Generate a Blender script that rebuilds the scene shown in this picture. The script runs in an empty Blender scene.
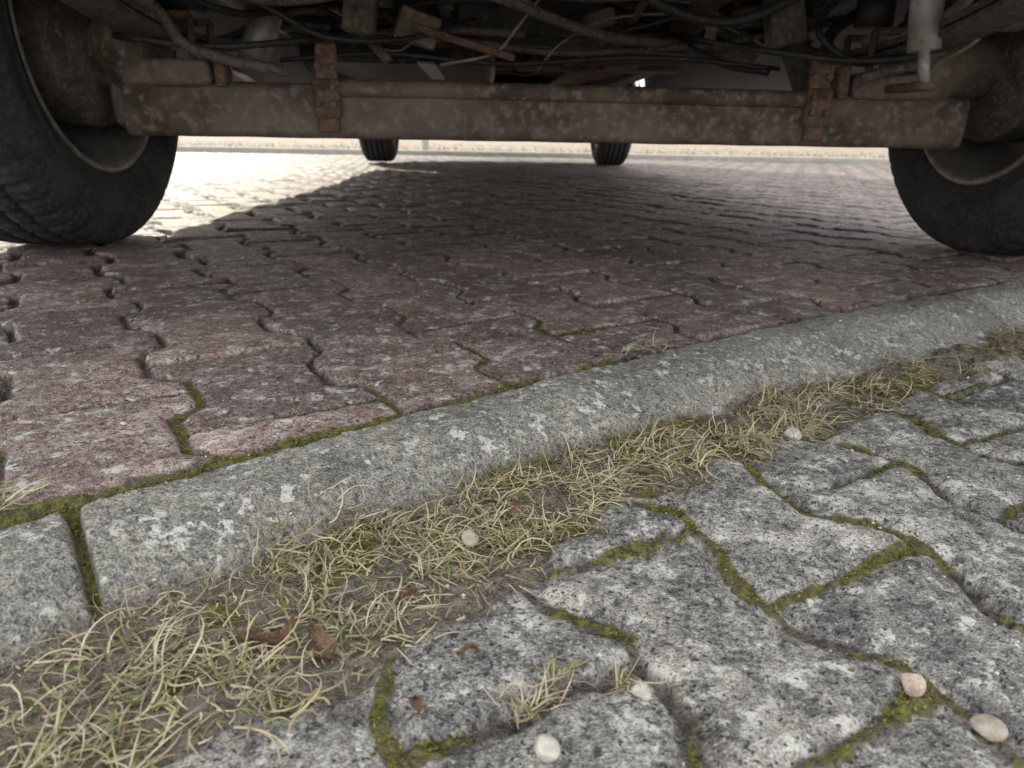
import bpy, math, random
import numpy as np
from mathutils import Matrix, Vector
random.seed(5); rng=np.random.default_rng(5)
S=bpy.context.scene
def link(o): bpy.context.collection.objects.link(o); return o
# ---------------------------------------------------------------- noise
def hsh(i,j,s):
    a=(i.astype(np.int64)*374761393+j.astype(np.int64)*668265263+s*1442695041)&0xffffffff
    a=((a^(a>>13))*1274126177)&0xffffffff
    a=(a^(a>>16))&0xffffffff
    return a/4294967295.0
def vn(x,y,s=0):
    i=np.floor(x);j=np.floor(y);fx=x-i;fy=y-j
    fx=fx*fx*(3-2*fx);fy=fy*fy*(3-2*fy)
    a=hsh(i,j,s);b=hsh(i+1,j,s);c=hsh(i,j+1,s);d=hsh(i+1,j+1,s)
    return (a*(1-fx)+b*fx)*(1-fy)+(c*(1-fx)+d*fx)*fy*1.0
def fbm(x,y,sc,o=3,s=0):
    t=0;a=1;n=0
    for k in range(o):
        t=t+a*(vn(x*sc+k*17.3,y*sc+k*9.1,s+k)*2-1);n+=a;a*=.5;sc*=2.03
    return t/n
def sst(a,b,x):
    t=np.clip((x-a)/(b-a),0,1);return t*t*(3-2*t)
CU,SU=math.cos(math.radians(36)),math.sin(math.radians(36))
def xy2uv(x,y): return CU*x+SU*y, -SU*x+CU*y
def vtop(u):
    uc=np.clip(u,-.25,1.5)
    return .439-.092*(uc-.60)**2-.17*(uc-.60)*(u-uc)
def tiling(u,v,u0,P,A,v0,L,kind,cell):
    t=((v-v0)/L)%1.0
    tri=4*np.abs(t-.5)-1
    w=np.clip(tri*3.6,-1,1) if kind==0 else np.sin(np.pi/2*np.clip(tri*1.45,-1,1))
    k0=np.floor((u-u0)/P)
    sg=np.where(k0%2==0,-1,1)
    b0=u0+k0*P+sg*A*w; b1=u0+(k0+1)*P-sg*A*w
    col=k0-(u<b0)+(u>b1)
    sl=np.where(np.abs(w)<.98,.74,1.0)
    d1=np.minimum(np.abs(u-b0),np.abs(u-b1))*sl
    ph=(v-v0)/L-np.where(col%2==0,0,.5)
    row=np.floor(ph); f=ph-row
    d2=np.minimum(f,1-f)*L
    lu=u-(u0+(col+.5)*P); lv=(f-.5)*L
    r=hsh(col,row,7+kind); r2=hsh(col,row,17+kind); r3=hsh(col,row,27+kind); r4=hsh(col,row,37+kind)
    return np.minimum(d1,d2),r,r2,r3,r4,lu,lv
def ground(x,y,cell=.002):
    u,v=xy2uv(x,y)
    cell=np.maximum(cell,.0015)
    n_w=fbm(x,y,28,3,1); n_w2=fbm(x,y,28,3,5)
    n_f=fbm(x,y,190,2,9); n_m=fbm(x,y,9,3,13); n_c=fbm(x,y,60,3,21)
    vt=vtop(u)
    # red
    a=math.radians(-3); ur=.3+math.cos(a)*(u-.3)+math.sin(a)*(v-.47); vr=.47-math.sin(a)*(u-.3)+math.cos(a)*(v-.47)
    ur=ur+n_w*.0024+n_f*.0012; vr=vr+n_w2*.0024-n_f*.0012
    d,r,r2,r3,r4,lu,lv=tiling(ur,vr,.088,.1216,.0115,.465,.174,0,cell)
    db=(v-vt-.002)+n_w*.003
    d=np.minimum(d,np.maximum(db,0)*.9)
    jw=.0020+.0011*n_m
    jwc=np.maximum(jw,cell*.42)
    e=sst(jwc,jwc+np.maximum(.0024,cell*.8),d)
    dish=.010*fbm(x,y,1.1,2,77)*sst(.6,1.6,v)
    chip=sst(.25,.5,n_c)*sst(.014,.002,d)*.0022
    topr=(r2-.5)*.0040+(r3-.5)*.05*lu+(r4-.5)*.04*lv-.0030*(1-np.clip((d-jwc)/.008,0,1))**2+n_c*.0009+n_f*.0007+dish-chip
    mo_r=sst(-.25,.25,fbm(x,y,7,3,33)+.40*sst(.18,0,v-vt)-.22)
    jz=-.0075+n_f*.0012+mo_r*.0042+dish
    zr=jz*(1-e)+topr*e
    jr=(1-e)
    # grey
    a=math.radians(7); gu=.293+math.cos(a)*(u-.293)-math.sin(a)*(v-.17); gv=.17+math.sin(a)*(u-.293)+math.cos(a)*(v-.17)
    gu=gu+n_w*.006+n_f*.0012; gv=gv+n_w2*.006-n_f*.0012
    dg,g1,g2,g3,g4,glu,glv=tiling(gu,gv,.293,.0985,.0105,.165,.152,1,cell)
    jg=np.maximum(.0018+.0016*n_m,cell*.45)
    eg=sst(jg,jg+.003,dg)
    chg=sst(.2,.45,n_c)*sst(.018,.003,dg)*.0025
    topg=-.030+(g2-.5)*.004+(g3-.5)*.06*glu+(g4-.5)*.05*glv-.0045*(1-np.clip((dg-jg)/.012,0,1))**2+n_c*.0013+n_f*.0012-chg
    mo_g=sst(-.50,.05,fbm(x,y,14,3,43))
    jzg=-.0378+n_f*.0018+mo_g*.0045+n_c*.001
    zg=jzg*(1-eg)+topg*eg
    # soil strip
    ve=.240+.045*sst(.1,.35,u)+n_w*.020+n_m*.014
    so=sst(-.006,.006,v-ve)
    wc=.074+.030*sst(.25,.8,u)
    s=vt-v+n_w*.0015
    zs=-.0345+n_w*.0045+n_c*.0028+n_f*.0020+.008*sst(.055,0,s-wc)
    zlow=zg*(1-so)+zs*so
    # curb
    cz=.002-.030*sst(.030,.108,s)-.004*(1-sst(0,.008,s))+n_c*.0013+n_f*.0009+.0018*n_w-.003*sst(.35,.55,n_c)*sst(.02,0,s)
    cj=np.abs(((u-.007+.5)%1.0)-.5)+n_w*.0012
    ce=sst(.0016,.0046,cj)
    cz=cz-(1-ce)*.012
    low=sst(wc-.004,wc+.005,s+n_w*.006)
    isred=(v>vt).astype(float)
    z_c=cz*(1-low)+np.maximum(cz-.012,zlow)*low
    z=np.where(isred>0,zr,z_c)
    curb=(1-isred)*(1-low)
    soil=np.where(isred>0,0,low*so)
    joint=np.where(isred>0,jr,np.where(low>.5,(1-eg)*(1-so),(1-ce)*.9))
    seam=sst(.0085,.002,np.abs(v-vt-.003)+n_w*.007+n_c*.003)
    z=z+seam*.002*(.5+n_f)
    mg=sst(.0058,.0012,dg+n_w*.0035+n_f*.0024+n_c*.002+(1-mo_g)*.004)*mo_g*(1-so)*(1-isred)*low
    ms=seam*sst(-.2,.3,fbm(x,y,16,3,91)+.05)*.75
    mr=sst(.0042,.001,d+n_w*.003+n_f*.001)*mo_r*isred*.85*sst(1.8,.7,v)
    msoil=soil*sst(.08,.35,fbm(x,y,22,3,51))*.7
    mc=(1-ce)*curb*.7
    moss=np.clip(mg+ms+mr+msoil+mc,0,1)
    z=z+mg*.0016*(.6+n_f)
    rnd=np.where(isred>0,r,np.where(low>.5,g1,.5+0*u))
    joint=np.clip(joint+seam*.7,0,1)
    fld=sst(6.9,7.1,y+fbm(x,y,3,2,61)*.15)
    fld=np.maximum(fld,sst(4.0,4.2,x-.1*y+fbm(x,y,3,2,62)*.1))
    z=z*(1-fld)+fld*(.005+.02*fbm(x,y,4,3,63))
    return z,isred,curb,joint,soil,moss,rnd,fld
def axis(a,lo,hi,b,s0,g):
    pts=list(np.arange(lo,hi,s0))
    p=lo;L=[]
    while p>a:
        st=s0+g*(lo-p); p-=st; L.append(p)
    p=hi;R=[]
    while p<b:
        R.append(p); p+=s0+g*(p-hi)
    R.append(b)
    return np.array(L[::-1]+pts+R)
U=axis(-3.2,-.12,1.0,8.2,.0019,.009)
V=axis(-1.6,.03,.65,8.4,.0018,.0078)
dU=np.gradient(U);dV=np.gradient(V)
UU,VV=np.meshgrid(U,V); CL=np.maximum(*np.meshgrid(dU,dV))
X=(CU*UU-SU*VV).ravel(); Y=(SU*UU+CU*VV).ravel()
res=ground(X,Y,CL.ravel())
nu,nv=len(U),len(V)
co=np.stack([X,Y,res[0]],1).astype(np.float32)
idx=np.arange(nu*nv).reshape(nv,nu)
q=np.stack([idx[:-1,:-1],idx[:-1,1:],idx[1:,1:],idx[1:,:-1]],-1).reshape(-1,4)
fc=co[q[:,0]]
keep=(fc[:,1]<8.5)&(fc[:,1]>-1.2)&(fc[:,0]>-4.2)&(fc[:,0]<4.9)
q=q[keep]
used=np.zeros(nu*nv,bool);used[q.ravel()]=True
remap=np.cumsum(used)-1
co=co[used];q=remap[q]
me=bpy.data.meshes.new('pavement')
me.vertices.add(len(co));me.vertices.foreach_set('co',co.ravel())
me.loops.add(q.size);me.loops.foreach_set('vertex_index',q.ravel().astype(np.int32))
me.polygons.add(len(q));me.polygons.foreach_set('loop_start',np.arange(0,q.size,4,dtype=np.int32))
me.polygons.foreach_set('use_smooth',np.ones(len(q),bool))
me.update()
for nme,arr in zip(['red','curb','joint','soil','moss','rnd','fld'],res[1:]):
    at=me.attributes.new(nme,'FLOAT','POINT'); at.data.foreach_set('value',np.asarray(arr,dtype=np.float32)[used])
pav=link(bpy.data.objects.new('pavement',me))
# ---------------------------------------------------------------- materials
class NT:
    def __init__(s,name):
        s.m=bpy.data.materials.new(name); s.m.use_nodes=True; s.t=s.m.node_tree; s.n=s.t.nodes; s.b=s.n['Principled BSDF']
        s.tc=s.n.new('ShaderNodeTexCoord')
    def l(s,a,b): s.t.links.new(a,b)
    def setin(s,sock,v):
        if isinstance(v,bpy.types.NodeSocket): s.l(v,sock)
        else: sock.default_value=v
    def noise(s,scale,detail=3,rough=.55,out='Fac',dist=0):
        n=s.n.new('ShaderNodeTexNoise'); n.inputs['Scale'].default_value=scale;n.inputs['Detail'].default_value=detail;n.inputs['Roughness'].default_value=rough;n.inputs['Distortion'].default_value=dist
        s.l(s.tc.outputs['Object'],n.inputs['Vector']); return n.outputs[out]
    def att(s,a):
        n=s.n.new('ShaderNodeAttribute'); n.attribute_name=a; return n.outputs['Fac']
    def mr(s,v,a,b,c=0,d=1):
        n=s.n.new('ShaderNodeMapRange'); n.interpolation_type='SMOOTHSTEP'
        s.setin(n.inputs[0],v)
        for i,k in zip((1,2,3,4),(a,b,c,d)): s.setin(n.inputs[i],k)
        return n.outputs[0]
    def math(s,op,a,b=0):
        n=s.n.new('ShaderNodeMath'); n.operation=op; s.setin(n.inputs[0],a); s.setin(n.inputs[1],b); return n.outputs[0]
    def mix(s,f,a,b,mode='MIX'):
        n=s.n.new('ShaderNodeMix'); n.data_type='RGBA'; n.blend_type=mode
        s.setin(n.inputs[0],f)
        for sk,v in ((n.inputs[6],a),(n.inputs[7],b)):
            if isinstance(v,tuple): sk.default_value=(*v,1)
            else: s.l(v,sk)
        return n.outputs[2]
    def bump(s,h,st,dist):
        n=s.n.new('ShaderNodeBump'); n.inputs['Strength'].default_value=st; n.inputs['Distance'].default_value=dist; s.l(h,n.inputs['Height']); s.l(n.outputs[0],s.b.inputs['Normal'])
    def fin(s,col,rough=.85,metal=0,spec=None):
        s.setin(s.b.inputs['Base Color'],col if not isinstance(col,tuple) else (*col,1))
        s.setin(s.b.inputs['Roughness'],rough); s.b.inputs['Metallic'].default_value=metal
        if spec is not None: s.b.inputs['Specular IOR Level'].default_value=spec
        return s.m
M=NT('paving_concrete')
grain=M.noise(800,1,.6); g2=M.noise(190,3,.7); g3=M.noise(34,3,.65); big=M.noise(6,1,.6); lich=M.noise(85,3,.75); spot=M.noise(330,1,.6)
grey=M.mix(M.mr(g2,.33,.68),(.095,.094,.093),(.34,.337,.322))
grey=M.mix(M.mr(g3,.46,.66,0,.75),grey,(.43,.425,.40))
grey=M.mix(M.mr(g3,.44,.32,0,.5),grey,(.085,.082,.078))
redc=M.mix(M.mr(g2,.33,.68),(.125,.089,.084),(.36,.280,.262))
redc=M.mix(M.mr(g3,.48,.68,0,.65),redc,(.44,.385,.36))
redc=M.mix(M.mr(g3,.44,.32,0,.5),redc,(.145,.095,.085))
curbc=M.mix(M.mr(g2,.33,.68),(.18,.178,.165),(.36,.355,.325))
curbc=M.mix(M.mr(g3,.5,.66,0,.7),curbc,(.13,.13,.122))
base=M.mix(M.att('red'),grey,redc)
base=M.mix(M.att('curb'),base,curbc)
base=M.mix(1.0,base,M.mix(M.att('rnd'),(.76,.76,.78),(1.24,1.20,1.17)),'MULTIPLY')
base=M.mix(1.0,base,M.mix(M.mr(grain,.3,.7),(.55,.55,.55),(1.45,1.44,1.42)),'MULTIPLY')
base=M.mix(1.0,base,M.mix(M.mr(big,.3,.7),(.78,.78,.78),(1.18,1.17,1.15)),'MULTIPLY')
base=M.mix(M.math('MULTIPLY',M.mr(lich,.53,.61,0,.85),M.mr(g3,.44,.56)),base,(.62,.62,.58))
nc=M.math('SUBTRACT',1.0,M.math('MULTIPLY',M.att('curb'),.55))
base=M.mix(M.math('MULTIPLY',M.mr(spot,.36,.28,0,.85),nc),base,(.030,.029,.027))
base=M.mix(M.math('MULTIPLY',M.mr(spot,.68,.74,0,.7),nc),base,(.60,.58,.54))
soilc=M.mix(M.mr(g2,.3,.7),(.06,.050,.038),(.21,.18,.14))
soilc=M.mix(M.mr(grain,.5,.75,0,.6),soilc,(.33,.30,.25))
base=M.mix(M.att('soil'),base,soilc)
jc=M.mix(M.mr(g2,.35,.7),(.033,.027,.021),(.13,.105,.077))
base=M.mix(M.math('MULTIPLY',M.att('joint'),.9),base,jc)
mossc=M.mix(M.mr(g2,.35,.7),(.040,.042,.010),(.18,.175,.024))
mossc=M.mix(M.mr(g3,.45,.62,0,.75),mossc,(.105,.085,.040))
base=M.mix(M.mr(M.math('ADD',M.att('moss'),M.math('MULTIPLY',M.math('SUBTRACT',g2,.5),.9)),.35,.65,0,.92),base,mossc)
fc_=M.mix(M.noise(14,3,.7),(.18,.14,.10),(.40,.33,.25))
base=M.mix(M.att('fld'),base,fc_)
hh=M.math('ADD',M.math('MULTIPLY',grain,.6),M.math('ADD',g2,M.math('MULTIPLY',M.mr(spot,.38,.28,0,-1),.8)))
M.bump(hh,1.0,.0022)
me.materials.append(M.fin(base,M.mr(g2,.3,.7,.50,.78),0,.55))

def dirty(name,c1,c2,c3,sc=25,rough=.7,metal=0,bs=.6,bd=.002,big=.35):
    m=NT(name); a=m.noise(sc,3,.65); b=m.noise(sc*4,2,.6); c=m.noise(sc*.3,2,.6)
    col=m.mix(m.mr(a,.35,.65),c1,c2); col=m.mix(m.mr(b,.5,.7,0,.8),col,c3); col=m.mix(m.mr(c,.35,.7,0,big),col,c3)
    m.bump(m.math('ADD',a,b),bs,bd); return m.fin(col,rough,metal)
m_axle=dirty('dirty_axle_steel',(.070,.050,.038),(.165,.130,.102),(.27,.225,.18),18,.72,0,.5,.002,.55)
m_rust=dirty('rusty_bracket',(.08,.046,.030),(.17,.095,.060),(.23,.175,.13),40,.85,0,.5,.001)
m_dark=dirty('underbody_dark',(.015,.014,.014),(.042,.037,.033),(.11,.093,.076),14,.65)
m_mid=dirty('underbody_dusty',(.05,.043,.037),(.11,.094,.078),(.20,.17,.135),30,.7)
m_galv=dirty('dirty_galvanised',(.34,.34,.33),(.54,.53,.51),(.30,.26,.21),24,.4,.25,.3,.001)
m_hose=dirty('dusty_hose',(.06,.052,.046),(.15,.125,.105),(.24,.20,.16),60,.75)
m_wire=dirty('pale_wire',(.24,.22,.18),(.38,.35,.29),(.16,.14,.10),60,.6)
m_rub=dirty('tyre_rubber',(.017,.017,.018),(.034,.034,.034),(.070,.067,.062),30,.8,0,.3,.0008)
m_rim=dirty('wheel_steel',(.14,.135,.13),(.28,.265,.245),(.32,.27,.21),20,.5,.3,.3,.001)
m_paint=dirty('van_paint',(.46,.47,.48),(.50,.51,.52),(.42,.42,.41),3,.3,.2,.02,.001)
m_plast=dirty('black_plastic',(.018,.018,.018),(.032,.032,.032),(.07,.065,.06),20,.55)
def plain(name,c,r=.4,metal=0,vary=.25):
    m=NT(name); a=m.noise(20,2,.6); return m.fin(m.mix(m.mr(a,.3,.7),tuple(k*(1-vary) for k in c),tuple(min(1,k*(1+vary)) for k in c)),r,metal)
m_glass=plain('window_glass',(.02,.025,.03),.06)
m_red=plain('lamp_red',(.45,.02,.02),.2)
m_white=plain('white_post_paint',(.75,.75,.72),.5,0,.06)
m_kerb=dirty('pale_kerb',(.40,.39,.36),(.50,.48,.45),(.33,.31,.28),12,.85)
# ---------------------------------------------------------------- van
van=link(bpy.data.objects.new('parked_van',None)); van.location=(.03,1.29,0); van.rotation_euler=(0,0,math.radians(2.5))
def mk(name,verts,faces,mat,parent=van,smooth=False,bevel=0):
    m=bpy.data.meshes.new(name); m.from_pydata([tuple(v) for v in verts],[],faces); m.update()
    if smooth: m.polygons.foreach_set('use_smooth',[True]*len(m.polygons))
    m.materials.append(mat); o=link(bpy.data.objects.new(name,m)); o.parent=parent
    if bevel:
        b=o.modifiers.new('b','BEVEL'); b.width=bevel; b.segments=3; b.limit_method='ANGLE'
    return o
def box(name,c,s,mat,rot=(0,0,0),bevel=.004,parent=van):
    vs=[(sx*s[0]/2,sy*s[1]/2,sz*s[2]/2) for sz in(-1,1) for sy in(-1,1) for sx in(-1,1)]
    fs=[(0,2,3,1),(4,5,7,6),(0,1,5,4),(2,6,7,3),(0,4,6,2),(1,3,7,5)]
    o=mk(name,vs,fs,mat,parent,False,bevel); o.location=c; o.rotation_euler=rot; return o
def tube(name,pts,r,mat,n=10,sub=6,parent=van):
    P=[Vector(p) for p in pts]; Q=[]
    if sub>1 and len(P)>2:
        E=[2*P[0]-P[1]]+P+[2*P[-1]-P[-2]]
        for i in range(1,len(E)-2):
            for k in range(sub):
                t=k/sub;a,b,c,d=E[i-1:i+3]
                Q.append(.5*((2*b)+(c-a)*t+(2*a-5*b+4*c-d)*t*t+(3*b-a-3*c+d)*t**3))
        Q.append(P[-1])
    else: Q=P
    vs=[];fs=[];up=Vector((.13,.27,.95)).normalized()
    for i,p in enumerate(Q):
        d=(Q[min(i+1,len(Q)-1)]-Q[max(i-1,0)]).normalized()
        a=d.cross(up); 
        if a.length<.1: a=d.cross(Vector((1,0,0)))
        a.normalize(); b=d.cross(a)
        for k in range(n):
            t=2*math.pi*k/n; vs.append(p+(a*math.cos(t)+b*math.sin(t))*r)
    for i in range(len(Q)-1):
        for k in range(n):
            fs.append((i*n+k,i*n+(k+1)%n,(i+1)*n+(k+1)%n,(i+1)*n+k))
    fs.append(tuple(range(n))[::-1]); fs.append(tuple((len(Q)-1)*n+k for k in range(n)))
    return mk(name,vs,fs,mat,parent,True)
def lathe(name,prof,mat,n=96,parent=van,mod=None,closed=False):
    vs=[];fs=[];m=len(prof)
    for i in range(n):
        t=2*math.pi*i/n
        for j,(x,r) in enumerate(prof):
            rr=r if mod is None else mod(i,j,x,r)
            vs.append((x,rr*math.cos(t),rr*math.sin(t)))
    for i in range(n):
        for j in range(m if closed else m-1):
            j2=(j+1)%m
            fs.append((i*m+j,i*m+j2,((i+1)%n)*m+j2,((i+1)%n)*m+j))
    return mk(name,vs,fs,mat,parent,True)
R0=.332
def wheel(cx,cy,side,rear):
    W=.205;h=W/2
    prof=[(-h+.03,.205),(-h+.012,.212),(-h+.002,.225),(-h-.005,.246),(-h-.009,.250),(-h-.009,.252),(-h-.006,.254),(-h-.010,.266),(-h-.008,.284),(-h-.005,.286),(-h-.002,.300),(-h+.004,.305),(-h+.008,.317),(-h+.016,.325),(-h+.026,.329)]
    grooves=[-.052,-.018,.018,.052]
    tr=[]
    for g in grooves:
        tr+= [(g-.0055,.3315),(g-.0045,.324),(g+.0045,.324),(g+.0055,.3315)]
    half=prof+tr
    mir=[(-a,b) for a,b in prof[::-1]]
    P=half+mir
    def mod(i,j,x,r):
        if abs(x)>.057 and r>.306 and (i%6==0): return r-.006
        if abs(x)<=.057 and r>.33 and (i%6==2): return r-.0045
        return r
    w=lathe('tyre',P,m_rub,360,van,mod)
    w.location=(cx,cy,R0); w.rotation_euler=(0,0,0 if side>0 else math.pi)
    rp=[(-h+.028,.207),(-h+.010,.214),(-h+.006,.210),(-h+.012,.200),(-h+.035,.196),(-h+.05,.186),(.02,.182),(.045,.175),(.05,.15),(.03,.12),(.04,.07),(.055,.0)]
    r=lathe('rim',rp,m_rim,72); r.location=w.location; r.rotation_euler=w.rotation_euler
    rp=[(.05,.19),(.085,.195),(h-.006,.212),(h-.028,.207)]
    r=lathe('rim_outer',rp,m_rim,72); r.location=w.location; r.rotation_euler=w.rotation_euler
    dp=[(-h-.012,0),(-h-.012,.05),(-h-.004,.06),(-h+.0,.120),(-h+.012,.128),(-h+.014,.138),(-h+.022,.140),(.028,.138),(.03,0)]
    r=lathe('brake_drum',dp,m_mid,60); r.location=w.location; r.rotation_euler=w.rotation_euler
    return w
TX=.74+.1115
wheel(-TX+.045,0,-1,True);wheel(TX+.018,0,1,True);wheel(-TX+.04,4.0,-1,False);wheel(TX-.04,4.0,1,False)
zb=.180
def xsec(name,pts,x0,x1,mat,bev=.006,n=24,wob=.0004):
    vs=[];fs=[];m=len(pts)
    for i in range(n+1):
        x=x0+(x1-x0)*i/n
        for (yy,zz) in pts: vs.append((x,yy,zz+wob*math.sin(i*1.9)))
    for i in range(n):
        for j in range(m): fs.append((i*m+j,(i+1)*m+j,(i+1)*m+(j+1)%m,i*m+(j+1)%m))
    fs.append(tuple(range(m))[::-1]); fs.append(tuple(n*m+j for j in range(m)))
    return mk(name,vs,fs,mat,van,False,bev)
# beam section: soft-cornered box with a rolled upper edge
def arc(cy,cz,r,a0,a1,n=5): return [(cy+r*math.cos(math.radians(a0+(a1-a0)*i/n)),cz+r*math.sin(math.radians(a0+(a1-a0)*i/n))) for i in range(n+1)]
bm_pts=arc(-.036,zb+.016,.016,270,180)+arc(-.034,zb+.066,.018,180,90)+arc(.030,zb+.068,.016,90,0)+arc(.030,zb+.016,.016,0,-90)
bmo=xsec('axle_beam',bm_pts,-.66,.72,m_axle,0,30)
bmo.data.polygons.foreach_set('use_smooth',[len(p.vertices)==4 for p in bmo.data.polygons])
tube('torsion_rod',[(-.33,-.050,.256),(-.2,-.051,.2565),(.1,-.051,.255),(.3,-.051,.254),(.46,-.050,.253)],.0135,m_axle,16,4)
for x in(-.335,.46):
    box('clamp_plate',(x,-.058,.240),(.044,.020,.060),m_rust,(0,0,0),.007)
    box('clamp_strap',(x,-.052,.292),(.034,.010,.060),m_rust,(math.radians(-8),0,0),.004)
    box('clamp_foot',(x,-.057,.202),(.034,.014,.026),m_rust,(.1,0,0),.005)
    for dx in(-.012,.012):
        tube('clamp_bolt',[(x+dx,-.066,.287),(x+dx,-.054,.287)],.006,m_axle,6,1)
        tube('clamp_bolt',[(x+dx,-.076,.232),(x+dx,-.064,.232)],.006,m_axle,6,1)
        tube('clamp_bolt_head',[(x+dx,-.074,.256),(x+dx,-.064,.256)],.005,m_axle,6,1)
for x in (-.03,.02): tube('beam_hole_rim',[(x,-.0535,.214),(x,-.048,.214)],.0050,m_mid,12,1)
for s in(-1,1):
    box('spring_seat',(s*.585,-.005,.275),(.14,.12,.040),m_axle,bevel=.010)
    box('axle_flange',(s*.655,0,.255),(.06,.10,.13),m_axle,bevel=.020)
    box('damper_lug',(s*.50,-.045,.280),(.018,.03,.05),m_rust,bevel=.004)
    o=lathe('stub_axle',[(-.06,0),(-.06,.075),(-.02,.08),(.02,.055),(.09,.05),(.09,0)],m_axle,32); o.location=(s*.68,0,.31); o.rotation_euler=(0,0,0 if s>0 else math.pi)
    for k,(l,dz) in enumerate(((.72,0),(.40,-.013))):
        vs=[];fs=[];n=20
        for i in range(n+1):
            t=-1+2*i/n; yy=t*l; zz=.335+dz+.16*(yy/.72)**2
            for dx,d2 in((-.032,-.005),(.032,-.005),(.032,.005),(-.032,.005)): vs.append((s*.585+dx,yy,zz+d2))
        for i in range(n):
            for j in range(4): fs.append((i*4+j,(i+1)*4+j,(i+1)*4+(j+1)%4,i*4+(j+1)%4))
        fs+=[(3,2,1,0),tuple(n*4+j for j in range(4))]
        mk('leaf_spring',vs,fs,m_mid,van,False,.002)
    for yy in(-.045,.045):
        for dx in(-.042,.042):
            tube('u_bolt',[(s*.585+dx,yy,.265),(s*.585+dx,yy,.36)],.006,m_rust,8,1)
        tube('u_bolt',[(s*.585-.042,yy,.358),(s*.585+.042,yy,.358)],.006,m_rust,8,1)
    box('chassis_rail',(s*.56,1.9,.475),(.075,5.2,.10),m_dark)
    box('wheel_arch_liner',(s*.66,4.0,.55),(.02,1.5,.36),m_plast)
    tube('bump_stop',[(s*.56,0,.37),(s*.56,0,.42)],.03,m_plast,14,1)
    tube('shock_absorber',[(s*.50,.08,.28),(s*.44,.16,.47)],.026,m_galv if s<0 else m_mid,16,1)
    f=.12 if s>0 else 0
    tube('brake_hose',[(s*(.60+f),-.16,.46),(s*(.598+f),-.15,.385),(s*(.555+f*.8),-.13,.352),(s*(.535+f*.6),-.10,.312),(s*(.47+f*.5),-.09,.290),(s*(.39+f),-.075,.278)],.0085,m_hose,10)
    lathe('hose_union',[(-.02,0),(-.02,.014),(.02,.014),(.02,0)],m_axle,12).location=(s*(.575+f),-.14,.362)
    box('hose_bracket',(s*(.595+f),-.15,.40),(.05,.03,.03),m_axle,(0,.2,0))
    tube('handbrake_cable',[(s*.68,-.03,.33),(s*.62,-.09,.32),(s*.50,-.08,.31),(s*.36,-.02,.33),(s*.25,.3,.39),(s*.10,.8,.41)],.0055,m_plast,8)
# coil helper springs either side of the chassis rail
for s in(-1,1):
    pts=[(s*.40+.035*math.cos(a_*.5),.12+.035*math.sin(a_*.5),.345+a_*.0018) for a_ in range(0,72,1)]
    tube('coil_spring',pts,.006,m_mid,8,1)
tube('silver_damper',[(.548,-.185,.315),(.535,-.17,.47)],.022,m_galv,24,1)
tube('damper_rod',[(.556,-.187,.272),(.548,-.185,.318)],.008,m_galv,12,1)
box('damper_foot',(.556,-.150,.268),(.03,.09,.012),m_rust)
tube('silver_pipe',[(.62,-.20,.47),(.625,-.15,.40),(.61,-.08,.36),(.56,.02,.35)],.010,m_galv,14)
box('floor_pan',(0,2.1,.545),(1.36,5.6,.03),m_dark)
for i in range(9):
    box('floor_rib',(0,-.45+i*.42,.52),(1.05,.05,.03),m_dark)
box('crossmember',(0,.42,.425),(1.05,.07,.07),m_mid); box('crossmember',(0,-.30,.50),(1.1,.06,.06),m_dark)
box('crossmember',(0,1.15,.42),(1.05,.09,.07),m_mid)
box('crossmember',(.05,.22,.365),(.62,.04,.028),m_mid,(0,.03,0))
box('engine_undertray',(0,4.25,.42),(1.1,1.1,.16),m_plast,bevel=.03)
box('gearbox',(.1,3.5,.42),(.5,.5,.16),m_dark,bevel=.05)
box('tank_strap',(-.22,.75,.345),(.04,.5,.006),m_galv)
xs=[(.5,.36),(.55,.345),(1.25,.345),(1.3,.37),(1.3,.50),(.5,.50)]
xsec('fuel_tank',xs,-.50,-.06,m_dark,.02,6)
tube('exhaust_pipe',[(.20,3.2,.39),(.22,1.4,.38),(.30,.9,.385),(.33,.3,.41),(.30,.02,.425),(.33,-.3,.42),(.55,-.6,.42)],.026,m_rust,14)
o=lathe('muffler',[(-.22,0),(-.22,.05),(-.20,.064),(.20,.064),(.22,.05),(.22,0)],m_mid,32); o.location=(.36,.58,.42)
box('spare_carrier',(-.06,.30,.40),(.20,.26,.06),m_dark,(.1,.1,.2)); box('heat_shield',(.30,.25,.485),(.35,.7,.006),m_galv,(.05,.06,0))
box('valve_block',(-.20,.06,.36),(.07,.05,.05),m_axle,(.1,.3,.2)); box('valve_lever',(-.12,.02,.335),(.18,.010,.012),m_rust,(0,.25,.1))
box('bracket',(-.28,-.02,.385),(.05,.04,.09),m_mid,(0,.15,0)); box('bracket',(.42,.03,.385),(.06,.04,.09),m_mid,(0,-.25,0))
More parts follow.
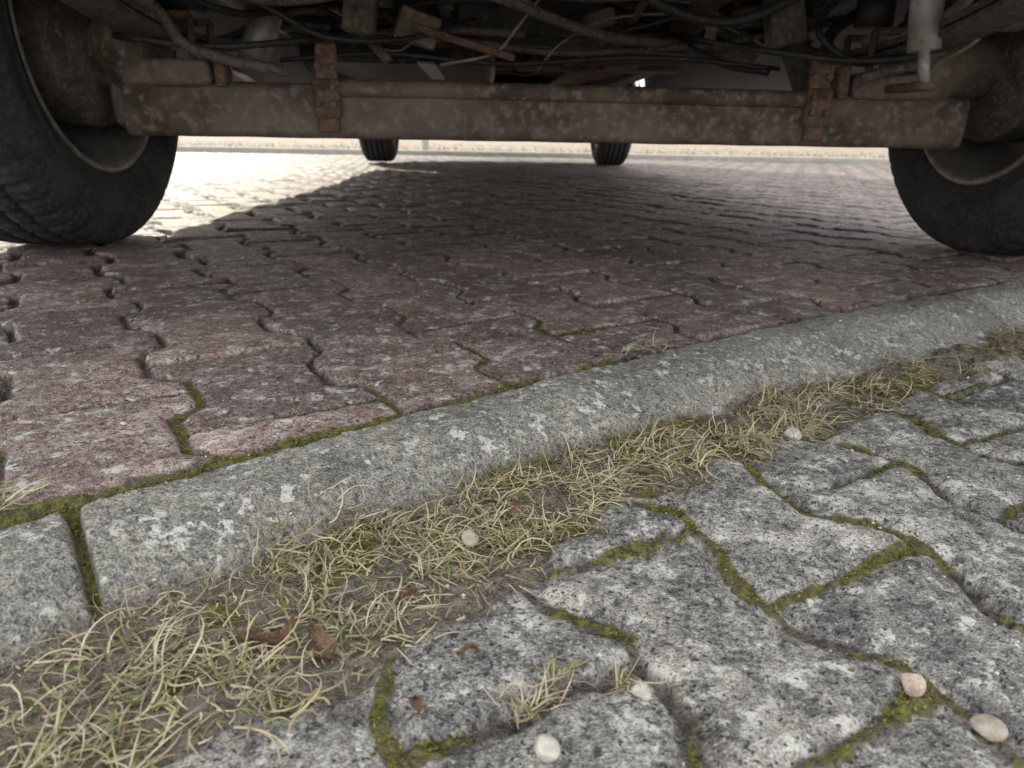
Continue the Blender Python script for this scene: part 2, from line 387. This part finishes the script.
for k,(pts,r,mm) in enumerate([
 ([(.01,.10,.300),(.05,.10,.345),(.14,.12,.390),(.28,.12,.398),(.38,.10,.365),(.43,.05,.33)],.0022,m_wire),
 ([(-.30,.08,.375),(-.18,.10,.405),(-.06,.1,.41),(.02,.1,.39),(.08,.12,.37)],.0050,m_plast),
 ([(-.5,-.08,.41),(-.40,-.06,.36),(-.33,-.05,.33),(-.22,0,.335),(-.10,.1,.38)],.0045,m_plast),
 ([(.645,-.22,.46),(.64,-.21,.39),(.615,-.20,.33),(.60,-.12,.30)],.0028,m_wire),
 ([(.16,.3,.44),(.25,.2,.38),(.34,.1,.32),(.40,.02,.30)],.007,m_plast),
 ([(-.55,.35,.40),(-.3,.36,.375),(0,.36,.37),(.3,.36,.375),(.5,.33,.40)],.009,m_mid),
 ([(-.45,.2,.44),(-.35,.15,.40),(-.30,.05,.36),(-.24,-.03,.30)],.008,m_hose),
 ([(.5,.0,.42),(.46,-.02,.36),(.52,-.05,.31),(.58,-.08,.33)],.006,m_plast),
 ([(-.62,-.05,.42),(-.50,.0,.37),(-.42,.1,.39),(-.30,.2,.42)],.006,m_plast),
 ([(-.2,-.1,.44),(0,-.08,.39),(.2,-.05,.40),(.4,-.1,.44)],.0035,m_plast),
 ([(.48,-.02,.30),(.50,.02,.36),(.56,.05,.40)],.010,m_plast),
 ([(-.56,-.12,.44),(-.46,-.10,.385),(-.38,-.08,.375),(-.25,-.05,.40),(-.1,.0,.43)],.0075,m_hose),
 ([(-.42,.0,.30),(-.25,.02,.315),(-.05,.04,.305),(.2,.04,.32),(.42,.02,.305)],.0040,m_plast),
 ([(-.40,.05,.335),(-.15,.12,.35),(.05,.15,.335),(.30,.15,.35),(.50,.08,.34)],.0055,m_hose),
 ([(.10,-.06,.44),(.20,-.04,.385),(.31,-.02,.37),(.40,-.03,.40),(.47,-.06,.45)],.0085,m_plast),
 ([(.02,.0,.42),(-.03,.02,.36),(-.07,.03,.32),(-.16,.03,.30)],.0026,m_wire),
 ]): tube('cable',pts,r,mm,8)
rr_=np.random.default_rng(11)
for i in range(125):
    x=rr_.uniform(-.52,.52); y=rr_.uniform(0.0,1.1); z=rr_.uniform(.365,.50)+.015*y; t=rr_.integers(0,3)
    if t==0: box('underbody_bracket',(x,y,z),(rr_.uniform(.015,.07),rr_.uniform(.02,.10),rr_.uniform(.008,.035)),[m_dark,m_mid,m_mid,m_axle][rr_.integers(0,4)],tuple(rr_.uniform(-.4,.4,3)),.003)
    elif t==1:
        d=rr_.uniform(-.2,.2,3)*np.array([1.3,1,.22]); p=np.array([x,y,z]); tube('underbody_pipe',[tuple(p-d),tuple(p+np.array([0,0,-.02])),tuple(p+d)],rr_.uniform(.0025,.009),[m_mid,m_hose,m_plast][rr_.integers(0,3)],8)
    else:
        o=lathe('underbody_fitting',[(-.02,0),(-.02,.010),(-.008,.010),(-.006,.015),(.004,.015),(.006,.011),(.02,.011),(.022,0)],[m_dark,m_mid,m_galv][rr_.integers(0,3)],14); o.location=(x,y,z); o.rotation_euler=tuple(rr_.uniform(-1.5,1.5,3))
def extr(name,pts,x0,x1,mat,bev=.02):
    m=len(pts); vs=[(x0,a,b) for a,b in pts]+[(x1,a,b) for a,b in pts]
    fs=[(j,(j+1)%m,m+(j+1)%m,m+j) for j in range(m)]+[tuple(range(m))[::-1],tuple(range(m,2*m))]
    return mk(name,vs,fs,mat,van,False,bev)
extr('body_upper',[(-.75,.74),(-.74,1.3),(-.66,1.85),(-.56,1.93),(3.1,1.93),(3.5,1.84),(4.25,1.28),(4.85,1.08),(4.95,.92),(4.95,.74)],-1.0,1.0,m_paint,.03)
extr('body_lower',[(-.74,.565),(-.74,.738),(4.94,.738),(4.94,.565)],-.70,.70,m_dark,.0)
ZS=.340
def arch(cy,r=.385,cz=.332,n=14,zs=ZS):
    a0=math.asin((zs-cz)/r)
    return [(cy+r*math.cos(math.pi-a0+( -math.pi+2*a0)*i/n), cz+r*math.sin(math.pi-a0+(-math.pi+2*a0)*i/n)) for i in range(n+1)]
for s in(-1,1):
    out=[(-.74,ZS)]+arch(0)+arch(4.0)+[(4.94,ZS),(4.94,.738),(-.74,.738)]
    extr('side_panel',out,s*.955 if s>0 else -.998,s*.998 if s>0 else -.955,m_paint,.0)
    extr('side_window',[(2.7,1.22),(2.7,1.75),(3.45,1.75),(4.05,1.28)],min(s*1.0,s*1.004),max(s*1.0,s*1.004),m_glass,0)
    extr('tail_light',[(-.758,.90),(-.758,1.3),(-.73,1.3),(-.73,.90)],min(s*.84,s*.985),max(s*.84,s*.985),m_red,0)
    extr('rear_window',[(-.745,1.32),(-.73,1.32),(-.672,1.76),(-.687,1.76)],min(s*.06,s*.8),max(s*.06,s*.8),m_glass,0)
    box('headlight',(s*.75,4.93,.92),(.32,.08,.18),m_white)
extr('windscreen',[(3.54,1.82),(4.22,1.312),(4.226,1.320),(3.546,1.828)],-.88,.88,m_glass,0)
box('rear_bumper',(0,-.78,.50),(1.96,.14,.20),m_plast,bevel=.03)
box('front_bumper',(0,5.0,.56),(1.98,.16,.43),m_plast,bevel=.03)
# ---------------------------------------------------------------- grass, moss
def blades(name,px,py,pz,ln,wd,mat,el0=(.1,1.2),curl=(.5,2.5),nseg=5,twist=1.1):
    n=len(px); az=rng.uniform(0,2*np.pi,n); el=rng.uniform(*el0,n); cu=rng.uniform(*curl,n); tw=rng.normal(0,twist,n)
    L=rng.uniform(*ln,n); Wd=rng.uniform(*wd,n)
    pts=np.zeros((n,nseg+1,3)); pts[:,0]=np.stack([px,py,pz],1); wv=np.zeros((n,nseg+1))
    sd=np.zeros((n,nseg+1,3))
    for k in range(nseg+1):
        f=k/nseg; e=el-cu*f; a=az+tw*f
        d=np.stack([np.cos(e)*np.cos(a),np.cos(e)*np.sin(a),np.sin(e)],1)
        if k<nseg:
            pts[:,k+1]=pts[:,k]+d*(L/nseg)[:,None]
        sd[:,k]=np.stack([-np.sin(a),np.cos(a),0*a],1); wv[:,k]=Wd*(1-f**2*.85)
    fl=pz[:,None]-.001
    pts[:,:,2]=np.maximum(pts[:,:,2],fl+.001+rng.uniform(0,.004,(n,1)))
    A=pts-sd*wv[...,None]/2; B=pts+sd*wv[...,None]/2
    B[:,:,2]+=wv*.3
    vs=np.stack([A,B],2).reshape(-1,3)
    base=(np.arange(n)*(nseg+1)*2)[:,None]+np.arange(nseg)[None]*2
    q=np.stack([base,base+1,base+3,base+2],-1).reshape(-1,4)
    m=bpy.data.meshes.new(name); m.vertices.add(len(vs)); m.vertices.foreach_set('co',vs.ravel().astype(np.float32))
    m.loops.add(q.size); m.loops.foreach_set('vertex_index',q.ravel().astype(np.int32)); m.polygons.add(len(q)); m.polygons.foreach_set('loop_start',np.arange(0,q.size,4,dtype=np.int32)); m.update()
    at=m.attributes.new('rnd','FLOAT','POINT'); at.data.foreach_set('value',np.repeat(rng.uniform(0,1,n),(nseg+1)*2).astype(np.float32))
    m.materials.append(mat); return link(bpy.data.objects.new(name,m))
def ramp(m,v,stops):
    r=m.n.new('ShaderNodeValToRGB'); m.l(v,r.inputs[0]); e=r.color_ramp.elements
    e[0].position,e[0].color=stops[0][0],(*stops[0][1],1); e[1].position,e[1].color=stops[-1][0],(*stops[-1][1],1)
    for p,c in stops[1:-1]: x=e.new(p); x.color=(*c,1)
    return r.outputs[0]
mg=NT('dry_grass'); m_grass=mg.fin(ramp(mg,mg.att('rnd'),[(0,(.13,.10,.06)),(.28,(.36,.30,.18)),(.72,(.60,.53,.37)),(.88,(.42,.39,.20)),(.94,(.20,.23,.06)),(1,(.10,.16,.03))]),.6)
mm_=NT('moss'); m_moss=mm_.fin(ramp(mm_,mm_.att('rnd'),[(0,(.04,.042,.010)),(.5,(.15,.155,.02)),(1,(.32,.30,.05))]),.9)
def gz(x,y): return ground(x,y,.002)[0]
def uv2xy(u,v): return CU*u-SU*v, SU*u+CU*v
def clumps(nc,ulo,uhi,vlo,vhi,per,sp):
    cu=rng.uniform(ulo,uhi,nc); cv=rng.uniform(vlo,vhi,nc); ss=rng.uniform(.5,1.3,nc)*sp
    u=np.repeat(cu,per)+rng.normal(0,1,nc*per)*np.repeat(ss,per); v=np.repeat(cv,per)+rng.normal(0,.8,nc*per)*np.repeat(ss,per); return u,v
parts=[clumps(44,.10,1.35,.285,.338,40,.008),clumps(32,.20,.56,.290,.352,46,.009),clumps(26,-.14,.22,.260,.345,42,.010),clumps(13,-.16,.06,.235,.30,45,.012),clumps(7,-.07,-.01,.422,.445,45,.010),clumps(5,.42,.50,.44,.452,14,.006)]
u=np.concatenate([p[0] for p in parts]); v=np.concatenate([p[1] for p in parts])
x,y=uv2xy(u,v); blades('dry_grass',x,y,gz(x,y)-.001,(.010,.040),(.0005,.0012),m_grass,(.0,1.15),(.3,3.2),6,1.6)
u=rng.uniform(-.15,1.3,5600); v=rng.uniform(.235,.350,5600); x,y=uv2xy(u,v); r=ground(x,y,.002); k=r[4]>.3
x,y,z=x[k],y[k],r[0][k]; blades('straw_litter',x,y,z+.0008,(.003,.014),(.0004,.0010),m_grass,(-.05,.25),(-.1,.6),3,.8)
tx=np.array([.005,.026,.05,.012]);ty=np.array([.232,.252,.245,.236])
x=np.repeat(tx,26)+rng.normal(0,.004,104); y=np.repeat(ty,26)+rng.normal(0,.003,104)
blades('grass_tuft',x,y,gz(x,y),(.008,.022),(.0005,.001),m_grass,(.2,1.4),(.2,1.5),4)
def mossfuzz():
    n=230000
    u=rng.uniform(-.1,1.1,n); v=rng.uniform(.0,.75,n); x,y=uv2xy(u,v)
    r=ground(x,y,.002); k=(r[5]>.5+rng.uniform(0,.4,n))&(y>.12)
    x,y,z=x[k],y[k],r[0][k]
    blades('moss_carpet',x,y,z-.0005,(.0012,.0030),(.0005,.0012),m_moss,(.4,1.5),(-.3,.8),2)
mossfuzz()
# ---------------------------------------------------------------- pebbles, leaves
def stone(name,x,y,r,mat,sq=(1,.8,.7),z=None,seed=0):
    import bmesh
    bm=bmesh.new(); bmesh.ops.create_icosphere(bm,subdivisions=3,radius=r)
    rr=random.Random(seed); dirs=[(Vector((rr.gauss(0,1),rr.gauss(0,1),rr.gauss(0,1))).normalized(),rr.uniform(.62,.88)) for _ in range(10)]
    for vtx in bm.verts:
        p=vtx.co/r
        for d,h in dirs:
            t=p.dot(d)
            if t>h: p=p-d*(t-h)*.92
        vtx.co=Vector((p.x*sq[0],p.y*sq[1],p.z*sq[2]))*r
    m=bpy.data.meshes.new(name); bm.to_mesh(m); bm.free(); m.materials.append(mat)
    m.polygons.foreach_set('use_smooth',[True]*len(m.polygons))
    o=link(bpy.data.objects.new(name,m)); o.rotation_euler=(rr.uniform(-.2,.2),rr.uniform(-.2,.2),rr.uniform(0,3))
    zz=float(gz(np.array([x]),np.array([y]))[0]) if z is None else z
    o.location=(x,y,zz+r*sq[2]*.7); return o
m_q=dirty('quartz',(.42,.40,.35),(.68,.66,.61),(.55,.48,.38),150,.35,0,.5,.0008)
m_pk=dirty('pink_stone',(.40,.27,.22),(.58,.46,.39),(.62,.56,.5),160,.6,0,.5,.0008)
m_tan=dirty('tan_stone',(.32,.28,.22),(.50,.45,.38),(.42,.33,.24),160,.6,0,.5,.0008)
for i,(a,b,r,mm) in enumerate([(.223,.52,.0085,m_q),(-.0228,.3588,.0068,m_tan),(.1748,.2474,.0068,m_pk),(.0149,.2076,.0064,m_q),(.0567,.2404,.0052,m_q),(.1923,.2231,.0068,m_tan),(.1535,.3055,.0022,m_q)]):
    stone('pebble',a,b,r,mm,seed=i+3)
def grit():
    vs=[];fs=[];n=1100
    u=rng.uniform(-.1,2.2,n); v=np.where(rng.uniform(0,1,n)<.5,rng.uniform(.0,.45,n),rng.uniform(.45,2.2,n)); x,y=uv2xy(u,v); z=gz(x,y)
    for i in range(n):
        r=rng.uniform(.0005,.0014)*(1.0 if rng.uniform()<.97 else 2.4)
        P=np.array([[1,0,0],[-1,0,0],[0,1,0],[0,-1,0],[0,0,.8],[0,0,-.8]])*rng.uniform(.6,1.2,(6,3))*r+rng.normal(0,1,(6,3))*r*.12+np.array([x[i],y[i],z[i]+r*.5])
        b=len(vs); vs+=P.tolist()
        for f in((0,2,4),(2,1,4),(1,3,4),(3,0,4),(2,0,5),(1,2,5),(3,1,5),(0,3,5)): fs.append(tuple(b+k for k in f))
    mk('grit',vs,fs,m_q,None)
grit()
ml=dirty('dead_leaf',(.07,.038,.020),(.15,.085,.042),(.26,.18,.11),160,.75,0,.5,.0006)
def leaf(x,y,L,rot,wr=.4,seed=0):
    rr=random.Random(seed); n=14;m=4;vs=[];fs=[]
    z=float(gz(np.array([x]),np.array([y]))[0])+.005
    for i in range(n+1):
        t=i/n; w=L*wr*math.sin(math.pi*min(.98,max(.03,t)))**.8*(1+.3*rr.uniform(-1,1))
        for j in range(-m,m+1):
            s=j/m; vs.append(((t-.5)*L,s*w/2+.06*L*math.sin(t*4+seed),.30*L*(abs(s)**1.5)*.6+.14*L*math.sin(t*6+seed)+rr.uniform(0,.035)*L))
    c=2*m+1
    for i in range(n):
        for j in range(2*m): fs.append((i*c+j,i*c+j+1,(i+1)*c+j+1,(i+1)*c+j))
    o=mk('dead_leaf',vs,fs,ml,None,True); o.location=(x,y,z); o.rotation_euler=(rr.uniform(-.3,.3),rr.uniform(-.2,.2),rot)
leaf(-.108,.266,.026,.5,.30,1);leaf(-.083,.262,.022,2.4,.42,2);leaf(.0027,.388,.015,1.2,.45,3);leaf(-.0178,.2586,.010,.2,.5,4);leaf(-.036,.228,.010,1.7,.6,5);leaf(-.05,.30,.012,.9,.5,6);leaf(.09,.44,.012,2.0,.5,7)
# ---------------------------------------------------------------- surroundings
mf=NT('dry_field'); a=mf.noise(3,3,.7); b=mf.noise(.3,3,.6)
m_field=mf.fin(mf.mix(mf.mr(b,.35,.65,0,.5),mf.mix(mf.mr(a,.3,.7),(.19,.15,.12),(.38,.32,.26)),(.22,.21,.14)),.95)
gv=[];gf=[];N=80
for j in range(N+1):
    for i in range(N+1):
        X_=(i/N*2-1);Y_=(j/N*2-1); X2=math.copysign(abs(X_)**2.5,X_)*900; Y2=math.copysign(abs(Y_)**2.5,Y_)*900
        r=math.hypot(X2,Y2-1.5)
        z=-.06+.9*(1-math.exp(-max(0,r-12)/60))
        gv.append((X2,Y2,z))
for j in range(N):
    for i in range(N): gf.append((j*(N+1)+i,j*(N+1)+i+1,(j+1)*(N+1)+i+1,(j+1)*(N+1)+i))
mk('ground',gv,gf,m_field,None,True)
k=box('far_kerb',(0,7.02,.0),(11,.12,.09),m_kerb,bevel=.015,parent=None)
mfd=NT('field_grass'); m_fg=mfd.fin(ramp(mfd,mfd.att('rnd'),[(0,(.10,.07,.055)),(.5,(.21,.16,.125)),(1,(.34,.27,.20))]),.8)
n=9000; x=rng.uniform(-7,8,n); y=7.15+rng.uniform(0,1,n)**1.5*9
blades('field_grass',x,y,np.where(y<8.4,.0,-.05)+0*x,(.03,.13),(.003,.008),m_fg,(.3,1.3),(.2,2.0),3)
nb=14000; t=rng.uniform(-40,40,nb); d=rng.normal(0,1.2,nb); hh_=rng.uniform(0,1,nb)
hg=1.6+.9*np.sin(t*.31)+.6*np.sin(t*.83+1)
mb=NT('brush'); m_br=mb.fin(ramp(mb,mb.att('rnd'),[(0,(.07,.05,.035)),(.6,(.17,.12,.08)),(1,(.27,.21,.14))]),.9)
blades('distant_brush',t,38+d,.2+hh_*hg,(.3,.9),(.04,.11),m_br,(-.2,1.5),(-.5,1),3)
post=link(bpy.data.objects.new('marker_post',None)); post.location=(-.96,7.9,0)
lathe('post_body',[(0,0),(0,.04),(.95,.035),(1.0,.02),(1.0,0)],m_white,20,post).rotation_euler=(0,-math.pi/2,0)
lathe('post_band',[(.70,.0385),(.70,.0405),(.84,.0395),(.84,.0375)],m_plast,20,post).rotation_euler=(0,-math.pi/2,0)
# ---------------------------------------------------------------- light
EL,AZ=math.radians(26),math.radians(-29)
w=bpy.data.worlds.new('World'); S.world=w; w.use_nodes=True; nt=w.node_tree
sky=nt.nodes.new('ShaderNodeTexSky'); sky.sky_type='NISHITA'; sky.sun_disc=False; sky.sun_elevation=EL; sky.sun_rotation=AZ; sky.dust_density=2.0
tc=nt.nodes.new('ShaderNodeTexCoord'); cn=nt.nodes.new('ShaderNodeTexNoise'); cn.inputs['Scale'].default_value=2.2; cn.inputs['Detail'].default_value=1
nt.links.new(tc.outputs['Generated'],cn.inputs['Vector'])
cr=nt.nodes.new('ShaderNodeMapRange'); cr.inputs[1].default_value=.30; cr.inputs[2].default_value=.60; cr.inputs[3].default_value=.45; cr.inputs[4].default_value=.95
nt.links.new(cn.outputs['Fac'],cr.inputs[0])
mx=nt.nodes.new('ShaderNodeMix'); mx.data_type='RGBA'; nt.links.new(cr.outputs[0],mx.inputs[0]); nt.links.new(sky.outputs[0],mx.inputs[6]); mx.inputs[7].default_value=(14.2,14.1,13.9,1)
nt.links.new(mx.outputs[2],nt.nodes['Background'].inputs[0]); nt.nodes['Background'].inputs[1].default_value=.15
sl=bpy.data.lights.new('sun','SUN'); sl.energy=5; sl.angle=math.radians(.6); sl.color=(1,.92,.74)
so=link(bpy.data.objects.new('sun',sl))
dv=Vector((math.sin(AZ)*math.cos(EL),math.cos(AZ)*math.cos(EL),math.sin(EL)))
so.rotation_euler=dv.to_track_quat('Z','Y').to_euler()
# ---------------------------------------------------------------- camera
cd=bpy.data.cameras.new('camera'); cam=link(bpy.data.objects.new('camera',cd)); S.camera=cam
cd.sensor_width=36; cd.lens=36*710/1024; cd.clip_start=.01; cd.clip_end=3000
Rm=Matrix.Rotation(math.radians(90-19.3),4,'X')@Matrix.Rotation(math.radians(1.0),4,'Z')
cam.matrix_world=Matrix.Translation((0,0,.19))@Rm
cd.dof.use_dof=True; cd.dof.focus_distance=.50; cd.dof.aperture_fstop=13
S.view_settings.view_transform='Standard'; S.view_settings.look='None'; S.view_settings.exposure=0
